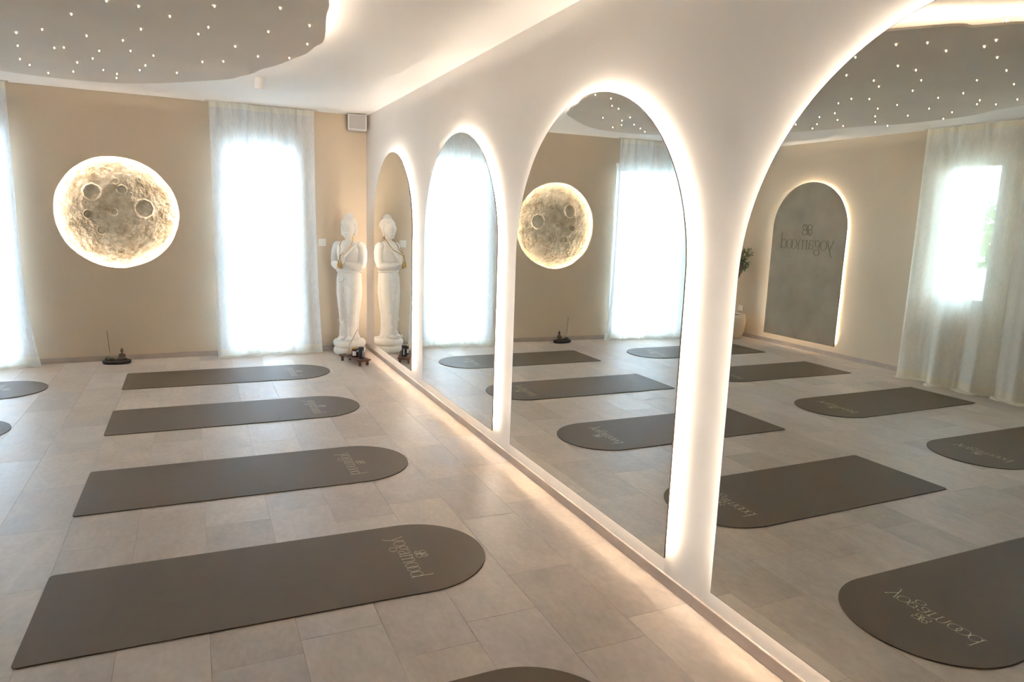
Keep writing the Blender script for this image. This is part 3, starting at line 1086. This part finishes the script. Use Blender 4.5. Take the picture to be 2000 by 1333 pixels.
# column of the robe, hips, waist, chest
loft(S, [(0.17, 0, 0.0, 0.112, 0.096), (0.21, 0, 0.0, 0.098, 0.088), (0.25, 0, 0, 0.090, 0.084), (0.34, 0, 0, 0.088, 0.080), (0.50, 0, 0, 0.100, 0.084), (0.66, 0, 0, 0.120, 0.092),
         (0.78, 0, 0, 0.134, 0.098), (0.88, 0, 0, 0.128, 0.094), (0.97, 0, 0, 0.118, 0.086), (1.06, 0, 0, 0.126, 0.088), (1.16, 0, 0, 0.138, 0.090),
         (1.225, 0, 0, 0.135, 0.080), (1.265, 0, 0, 0.105, 0.064), (1.285, 0, 0, 0.06, 0.05)])
for sx in (-1, 1):
    # thighs and shins under the cloth, leaving the fold between them
    loft(S, [(0.19, sx * 0.050, -0.022, 0.050, 0.088), (0.34, sx * 0.046, -0.026, 0.046, 0.082), (0.52, sx * 0.053, -0.028, 0.055, 0.086),
             (0.70, sx * 0.062, -0.024, 0.070, 0.090), (0.86, sx * 0.060, -0.020, 0.070, 0.086), (0.94, sx * 0.058, -0.01, 0.062, 0.074)], 20)
    # hanging side fall of the robe
    S.tube([(sx * 0.118, 0.02, 0.92), (sx * 0.126, 0.02, 0.70), (sx * 0.098, 0.01, 0.45), (sx * 0.090, 0.0, 0.25), (sx * 0.112, 0.0, 0.18)], [0.018, 0.022, 0.018, 0.016, 0.022], 10)
    # foot
    S.ell((sx * 0.052, -0.105, 0.188), (0.036, 0.072, 0.026))
    for k in range(5):
        S.ell((sx * (0.030 + 0.0115 * k), -0.172 + 0.006 * k, 0.180), (0.0075, 0.013, 0.010), 8, 6)
    # upper arm, forearm
    S.ell((sx * 0.138, 0.005, 1.222), (0.048, 0.05, 0.05))
    S.tube([(sx * 0.142, 0.008, 1.232), (sx * 0.160, 0.008, 1.16), (sx * 0.168, -0.002, 1.08), (sx * 0.164, -0.020, 1.012)], [0.047, 0.050, 0.046, 0.041], 14)
    S.ell((sx * 0.163, -0.018, 1.012), (0.041, 0.042, 0.040))
    S.tube([(sx * 0.163, -0.02, 1.012), (sx * 0.125, -0.085, 1.012), (sx * 0.072, -0.140, 1.022), (sx * 0.024, -0.178, 1.036)], [0.040, 0.037, 0.032, 0.023], 14)
    # sleeve fall under the forearm
    S.tube([(sx * 0.150, -0.02, 0.985), (sx * 0.128, -0.055, 0.985), (sx * 0.105, -0.085, 0.99)], [0.03, 0.028, 0.02], 10)
    # hand: palm, four fingers of different length, thumb along the side
    S.ell((sx * 0.0125, -0.186, 1.068), (0.0125, 0.030, 0.040))
    for k, (dy, ln) in enumerate(((-0.020, 0.040), (-0.007, 0.052), (0.006, 0.048), (0.019, 0.034))):
        S.tube([(sx * 0.0105, -0.188 + dy, 1.092), (sx * 0.0095, -0.190 + dy, 1.10 + ln * 0.5), (sx * 0.007, -0.192 + dy, 1.10 + ln)], [0.0082, 0.0078, 0.0062], 8)
    S.tube([(sx * 0.016, -0.160, 1.062), (sx * 0.013, -0.150, 1.085), (sx * 0.009, -0.150, 1.108)], [0.009, 0.008, 0.0065], 8)
# diagonal edge of the upper garment and hem rolls
S.tube([(0.10, -0.05, 1.245), (0.05, -0.092, 1.18), (-0.03, -0.098, 1.09), (-0.09, -0.078, 1.00), (-0.12, -0.04, 0.94)], 0.010, 8)
S.tube([(0.07 * math.cos(a) * 1.9, 0.055 * math.sin(a) * 1.75 - 0.005, 0.945) for a in [2 * PI * k / 24 for k in range(24)]], 0.013, 8, closed=True)
for sx, zs in ((-1, (0.86, 0.70, 0.54, 0.40)), (1, (0.80, 0.63, 0.47, 0.33))):
    for z in zs:
        S.tube([(sx * 0.012, -0.098, z), (sx * 0.060, -0.114, z - 0.03), (sx * 0.108, -0.072, z + 0.01)], [0.003, 0.0065, 0.003], 6)
# neck with rings, head
S.tube([(0, 0.0, 1.25), (0, -0.004, 1.30), (0, -0.008, 1.35)], [0.052, 0.041, 0.040], 16)
HZ = 1.405
S.ell((0, -0.010, HZ + 0.018), (0.076, 0.088, 0.098), 22, 16)
S.ell((0, -0.046, HZ - 0.045), (0.052, 0.042, 0.052))       # jaw and cheeks
S.ell((0, -0.072, HZ - 0.078), (0.020, 0.018, 0.018))       # chin
S.tube([(0, -0.096, HZ + 0.022), (0, -0.106, HZ - 0.006), (0, -0.104, HZ - 0.022)], [0.006, 0.010, 0.011], 8)   # nose
for sx in (-1, 1):
    S.tube([(sx * 0.012, -0.097, HZ + 0.030), (sx * 0.034, -0.092, HZ + 0.037), (sx * 0.056, -0.074, HZ + 0.026)], [0.004, 0.005, 0.003], 6)
    S.ell((sx * 0.031, -0.086, HZ + 0.010), (0.017, 0.010, 0.009), 10, 8)   # lowered lids
    S.tube([(sx * 0.002, -0.097, HZ - 0.042), (sx * 0.020, -0.090, HZ - 0.039)], [0.007, 0.004], 6)   # lips
    S.tube([(sx * 0.080, 0.006, HZ + 0.040), (sx * 0.086, 0.008, HZ + 0.010), (sx * 0.082, 0.002, HZ - 0.030), (sx * 0.078, -0.004, HZ - 0.068)], [0.013, 0.014, 0.010, 0.012], 8)  # long ear lobes
S.ell((0, -0.092, HZ - 0.052), (0.016, 0.008, 0.006), 8, 6)
# hair cap of curls, topknot
S.ell((0, 0.012, HZ + 0.052), (0.081, 0.086, 0.080), 22, 14)
S.ell((0, 0.012, HZ + 0.138), (0.044, 0.044, 0.036))
S.ell((0, 0.012, HZ + 0.168), (0.016, 0.016, 0.018))
rn = random.Random(9)
for i in range(150):
    zz = 1 - (i + 0.5) / 150 * 1.25
    ph = i * 2.39996
    rr = math.sqrt(max(0, 1 - zz * zz))
    d = Vector((rr * math.cos(ph), rr * math.sin(ph), zz))
    if d.y < -0.35 and d.z < 0.36:
        continue
    S.ell((d.x * 0.081, 0.012 + d.y * 0.086, HZ + 0.052 + d.z * 0.080), (0.0105, 0.0105, 0.0105), 8, 6)
for i in range(34):
    zz = 1 - (i + 0.5) / 34 * 1.1
    ph = i * 2.39996
    rr = math.sqrt(max(0, 1 - zz * zz))
    S.ell((rr * math.cos(ph) * 0.044, 0.012 + rr * math.sin(ph) * 0.044, HZ + 0.138 + zz * 0.036), (0.0095, 0.0095, 0.0095), 8, 6)
figure = voxel_union(S, 'figure', STONE, 0.0042, 1, 0.4)
statue = empty('standing_statue', ST_LOC, ST_ROT)
tag(statue, 'white stone standing statue with palms together, between curtain and mirrors', 'statue')
figure.parent = statue
figure['label'] = 'robed white figure with curled hair and folded hands'
prof = [(0.0, 0.0), (0.150, 0.0), (0.170, 0.010), (0.179, 0.032), (0.179, 0.056), (0.170, 0.076), (0.156, 0.084), (0.156, 0.090),
        (0.172, 0.098), (0.182, 0.120), (0.180, 0.146), (0.166, 0.164), (0.140, 0.172), (0.0, 0.176)]
MB().lathe(prof[1:-1], 48).build('pedestal', STONE, statue, smooth=True)

# gold cord with two tassels hung round the statue's neck
cordroot = empty('tasselled_cord', ST_LOC, ST_ROT)
tag(cordroot, 'gold cord necklace with tassels hanging on the white statue', 'necklace')
nk = [(0.052, -0.010, 1.300), (0.030, 0.040, 1.318), (0.0, 0.056, 1.322), (-0.030, 0.040, 1.318), (-0.052, -0.010, 1.300)]
lft = [(-0.066, -0.040, 1.283), (-0.070, -0.085, 1.235), (-0.050, -0.120, 1.185), (-0.020, -0.190, 1.150), (-0.004, -0.228, 1.120)]
rgt = [(-x, y, z) for x, y, z in reversed(lft)]
MB().tube(rgt + nk + lft, 0.0052, 8).build('cord', GOLD_CORD, cordroot, smooth=True)
MB().tube([(0, -0.232, 1.125), (0, -0.232, 1.075)], [0.009, 0.006], 8).build('knot', GOLD_CORD, cordroot, smooth=True)
for tx, tz in ((-0.015, 1.070), (0.016, 1.062)):
    mb = MB().tube([(0, -0.232, 1.085), (tx, -0.234, tz)], 0.003, 6)
    mb.lathe([(0.004, 0.0), (0.009, -0.006), (0.007, -0.014), (0.012, -0.030), (0.017, -0.075), (0.013, -0.077)], 12, (tx, -0.234, tz))
    mb.build('tassel', GOLD_CORD, cordroot, smooth=True)

# ================================================================== WOODEN STAND with candle, tube and incense pot
TR_C, TR_A = Vector((-0.318, 7.362, 0)), math.atan2(-0.407, 0.144)
stand = empty('wooden_stand', TR_C, TR_A)
tag(stand, 'low dark wooden stand on short legs in front of the statue', 'stand')
for k in range(3):
    MB().box((-0.215, -0.066 + 0.0445 * k, 0.056), (0.215, -0.0665 + 0.0445 * (k + 1), 0.070), 0.002).build('plank', DARK_WOOD, stand)
for sx in (-1, 1):
    for sy in (-1, 1):
        MB().box((sx * 0.175 - 0.011, sy * 0.046 - 0.011, 0), (sx * 0.175 + 0.011, sy * 0.046 + 0.011, 0.044), 0.002).build('leg', DARK_WOOD, stand)
    MB().box((sx * 0.175 - 0.012, -0.062, 0.0442), (sx * 0.175 + 0.012, 0.062, 0.0558), 0.001).build('batten', DARK_WOOD, stand)
MB().box((-0.163, -0.006, 0.0442), (0.163, 0.006, 0.0558), 0.001).build('stretcher', DARK_WOOD, stand)
ZT_ = 0.0702


def on_stand(a, b):
    c, s = math.cos(TR_A), math.sin(TR_A)
    return Vector((TR_C.x + a * c - b * s, TR_C.y + a * s + b * c, ZT_))


def label_patch(r, a0, a1, z0, z1, n=10):
    mb = MB()
    vs = [(r * math.cos(a0 + (a1 - a0) * k / n), r * math.sin(a0 + (a1 - a0) * k / n), z) for z in (z0, z1) for k in range(n + 1)]
    mb.add(vs, [(k, k + 1, n + 2 + k, n + 1 + k) for k in range(n)])
    return mb


p = on_stand(0.012, 0.0)
jar = MB().lathe([(0.034, 0.0), (0.0375, 0.003), (0.0385, 0.010), (0.0385, 0.084), (0.0365, 0.090)], 32).build('candle_jar', AMBER, loc=p, auto=40)
tag(jar, 'amber glass candle jar with pale lid and white label on the wooden stand', 'candle')
MB().lathe([(0.0375, 0.0902), (0.0385, 0.092), (0.0385, 0.103), (0.037, 0.105)], 32).build('lid', AMBER_WAX, jar, auto=40)
MB.build(label_patch(0.0389, math.radians(-150), math.radians(-88), 0.018, 0.066), 'paper_label', PAPER, jar)
MB.build(label_patch(0.0390, math.radians(-76), math.radians(-48), 0.060, 0.078), 'round_sticker', PAPER, jar)
p = on_stand(0.128, 0.002)
tube = MB().lathe([(0.0270, 0.0), (0.0285, 0.002), (0.0285, 0.098), (0.0280, 0.0985), (0.0290, 0.099), (0.0290, 0.120), (0.0275, 0.122)], 28).build('black_tube', BLACK_JAR, loc=p, auto=40)
tag(tube, 'black cylindrical tube with thin white print on the wooden stand', 'container')
MB.build(label_patch(0.02915, math.radians(-72), math.radians(-58), 0.022, 0.088), 'print', PAPER, tube)
p = on_stand(-0.135, 0.006)
pot = MB().lathe([(0.018, 0.0), (0.028, 0.006), (0.034, 0.022), (0.033, 0.042), (0.024, 0.060), (0.017, 0.070), (0.019, 0.078), (0.015, 0.078), (0.013, 0.068)], 28).build('incense_pot', CREAM, loc=p, smooth=True)
tag(pot, 'small cream ceramic incense pot at the end of the wooden stand', 'pot')
stick = MB().tube([(p.x, p.y, p.z + 0.03), (p.x + 0.012, p.y, p.z + 0.105)], 0.0014, 6).build('incense_stick', BAMBOO)
tag(stick, 'slanting incense stick rising from the cream pot before the statue', 'incense stick')
MB().tube([(p.x + 0.012, p.y, p.z + 0.105), (p.x + 0.100, p.y, p.z + 0.275)], 0.0022, 6).build('incense_coating', INCENSE, stick)

# ================================================================== INCENSE HOLDER under the moon
IC = Vector((-2.598, 7.955, 0))
holder = empty('incense_holder', IC, math.radians(-6))
tag(holder, 'dark oval incense holder with a tiny seated figure under the moon', 'incense holder')
mb = MB(); loft(mb, [(0.0, 0, 0, 0.118, 0.064), (0.006, 0, 0, 0.128, 0.072), (0.030, 0, 0, 0.132, 0.075), (0.036, 0, 0, 0.128, 0.071)], 40)
mb.build('base', DARK_RESIN, holder, smooth=True)
mb = MB()
rn = random.Random(2)
for k in range(11):
    a = rn.uniform(0, 6.28); r = rn.uniform(0, 0.035)
    mb.ell((-0.062 + r * math.cos(a) * 1.2, r * math.sin(a), 0.038 + rn.uniform(0, 0.014)), (rn.uniform(0.014, 0.026), rn.uniform(0.014, 0.022), rn.uniform(0.010, 0.018)), 10, 7)
voxel_union(mb, 'rockery', MOSS_RESIN, 0.003, 2).parent = holder
mb = MB()
mb.ell((0.052, -0.004, 0.042), (0.046, 0.034, 0.014))
for sx in (-1, 1):
    mb.tube([(0.052 + sx * 0.012, -0.004, 0.055), (0.052 + sx * 0.038, -0.022, 0.053), (0.052 + sx * 0.004, -0.036, 0.052)], [0.013, 0.012, 0.008], 8)
    mb.tube([(0.052 + sx * 0.020, 0.0, 0.098), (0.052 + sx * 0.028, -0.006, 0.076), (0.052 + sx * 0.006, -0.026, 0.066)], [0.009, 0.008, 0.006], 8)
loft(mb, [(0.048, 0.052, 0, 0.026, 0.020), (0.070, 0.052, 0, 0.019, 0.015), (0.095, 0.052, 0, 0.023, 0.015), (0.106, 0.052, 0, 0.010, 0.009)], 14)
mb.tube([(0.052, 0, 0.10), (0.052, -0.001, 0.118)], 0.008, 8)
mb.ell((0.052, -0.001, 0.130), (0.0155, 0.0165, 0.020))
mb.ell((0.052, 0.001, 0.149), (0.009, 0.009, 0.008)); mb.ell((0.052, 0.001, 0.158), (0.004, 0.004, 0.006))
voxel_union(mb, 'seated_figure', BRONZE_RESIN, 0.0026, 2).parent = holder
p = Vector((-2.652, 7.945, 0.05))
stick = MB().tube([p, (p.x - 0.003, p.y, 0.125)], 0.0013, 6).build('incense_stick', BAMBOO)
tag(stick, 'upright incense stick in the dark holder under the moon', 'incense stick')
MB().tube([(p.x - 0.003, p.y, 0.125), (p.x - 0.016, p.y, 0.335)], 0.0024, 6).build('incense_coating', INCENSE, stick)

# ================================================================== WALL FITTINGS
def plate(name, label, cat, loc, rz, w, h, kind):
    o = MB().box((-w / 2, -0.009, -h / 2), (w / 2, 0, h / 2), 0.0025).build(name, WHITE_PLASTIC, loc=loc, rotz=rz)
    tag(o, label, cat)
    if kind == 'switch':
        MB().box((-w * 0.36, -0.0125, -h * 0.36), (w * 0.36, -0.009, h * 0.36), 0.0015).build('rocker', WHITE_PLASTIC, o)
    else:
        ob_ = MB()
        ring(ob_, circle(0, 0, w * 0.30, 24), circle(0, 0, w * 0.25, 24), 0.009, 0.012, lambda a, b, d: (a, -d, b))
        ob_.build('socket_ring', WHITE_PLASTIC, o)
    return o


plate('light_switch', 'white light switch on the beige wall between curtain and statue', 'light switch', back(-0.508, 0.0002, 1.245), BACK_ANG, 0.082, 0.082, 'switch')
plate('light_switch', 'white wall plate beyond the far curtain, seen in the third mirror', 'light switch', back(-4.475, 0.0002, 0.70), BACK_ANG, 0.075, 0.075, 'switch')
plate('wall_socket', 'white wall socket above the cream plant pot, seen in the large mirror', 'wall socket', Vector((XL + 0.0002, 7.93, 0.405)), PI / 2, 0.08, 0.08, 'socket')

# loudspeaker in the corner under the ceiling
spk = empty('wall_loudspeaker', (-0.128, 8.085, 2.492), math.radians(-9))
tag(spk, 'white box loudspeaker mounted high in the corner above the statue', 'loudspeaker')
mb = MB(); slab_with_holes(mb, rect(-0.100, 0.100, 0, 0.165), [rect(-0.090, 0.090, 0.010, 0.155)], -0.06, -0.074, lambda a, b, d: (a, d, b))
mb.build('front_frame', WHITE_PLASTIC, spk)
MB().box((-0.100, -0.06, 0), (0.100, 0.065, 0.165), 0.003).build('cabinet', WHITE_PLASTIC, spk)
MB().box((-0.0895, -0.068, 0.0105), (0.0895, -0.0602, 0.1545), 0.001).build('grille', GRILLE, spk)
MB().box((-0.025, 0.065, 0.04), (0.025, 0.098, 0.12), 0.002).build('wall_bracket', STEEL, spk)

# ================================================================== POTTED OLIVE in the far corner
PC = Vector((-5.27, 7.775, 0))
plant = empty('potted_olive_tree', PC)
tag(plant, 'green olive tree in a cream pot in the corner, seen in the large mirror', 'plant')
MB().lathe([(0.12, 0.0), (0.14, 0.004), (0.175, 0.12), (0.185, 0.24), (0.175, 0.33), (0.165, 0.345), (0.150, 0.345), (0.150, 0.31)], 40, cap=True).build('pot', POT, plant, smooth=True)
MB().lathe([(0.149, 0.312), (0.149, 0.322), (0.08, 0.328)], 28).build('soil', SOIL, plant)
rn = random.Random(21)
mb = MB()
mb.tube([(0, 0, 0.31), (0.012, -0.01, 0.55), (-0.01, 0.0, 0.78), (0.005, 0.0, 0.92)], [0.020, 0.016, 0.014, 0.012], 10)
tips = []
for k in range(16):
    a = k * 2.4 + rn.uniform(-0.3, 0.3)
    l = rn.uniform(0.16, 0.30)
    q = Vector((l * math.cos(a), l * math.sin(a) if math.sin(a) < 0 else l * 0.6 * math.sin(a), 0.95 + rn.uniform(-0.05, 0.38)))
    q.x = max(-0.20, q.x); q.y = min(q.y, 0.16)
    b0 = Vector((0.0, 0, 0.72 + 0.012 * k))
    md = (b0 + q) / 2 + Vector((0, 0, 0.05))
    mb.tube([b0, md, q], [0.008, 0.006, 0.003], 6)
    tips.append((b0, md, q))
mb.build('trunk', BARK, plant, smooth=True)
mb = MB()
for b0, md, q in tips:
    for k in range(22):
        t = rn.uniform(0.35, 1.05)
        c = b0.lerp(md, t * 2) if t < 0.5 else md.lerp(q, (t - 0.5) * 2)
        d = Vector((rn.gauss(0, 1), rn.gauss(0, 1), rn.gauss(0.3, 0.8))).normalized()
        sd = d.cross(Vector((rn.gauss(0, 1), rn.gauss(0, 1), rn.gauss(0, 1)))).normalized()
        L_, w = rn.uniform(0.045, 0.075), rn.uniform(0.006, 0.010)
        e = c + d * L_
        if e.x < -0.255 or e.y > 0.24:
            continue
        mb.add([c, c + d * L_ * 0.45 + sd * w, e, c + d * L_ * 0.45 - sd * w], [(0, 1, 2, 3)])
fo = mb.build('foliage', LEAF, plant, fix=False)
fo['kind'] = 'stuff'

# ================================================================== GARDEN TREES outside the side windows
for (tx, ty, th, sd_, lab) in [(-10.5, 8.6, 2.6, 1, 'green garden tree outside, farthest from the viewer beyond the narrow window'),
                               (-11.5, 11.0, 3.0, 2, 'taller green garden tree outside, behind the narrow window'),
                               (-10.0, 6.3, 2.2, 3, 'low green garden tree outside, straight beyond the narrow window')]:
    rn = random.Random(sd_)
    tree = empty('garden_tree', (tx, ty, -0.07))
    tag(tree, lab, 'tree', 'garden trees beyond the side windows')
    MB().tube([(0, 0, 0), (0.05, 0.03, th * 0.35), (0, 0, th * 0.7)], [0.10, 0.08, 0.03], 10).build('trunk', BARK, tree, smooth=True)
    mb = MB()
    for k in range(1500):
        d = Vector((rn.gauss(0, 1), rn.gauss(0, 1), rn.gauss(0, 1))).normalized() * rn.uniform(0.5, 1.0) ** 0.5
        c = Vector((d.x * th * 0.42, d.y * th * 0.42, th * 0.66 + d.z * th * 0.34))
        u = Vector((rn.gauss(0, 1), rn.gauss(0, 1), rn.gauss(0, 1))).normalized()
        w = u.orthogonal().normalized()
        s = rn.uniform(0.05, 0.10)
        mb.add([c - u * s, c + w * s * 0.5, c + u * s, c - w * s * 0.5], [(0, 1, 2, 3)])
    f_ = mb.build('crown', LEAF_OUT, tree, fix=False)
    f_['kind'] = 'stuff'
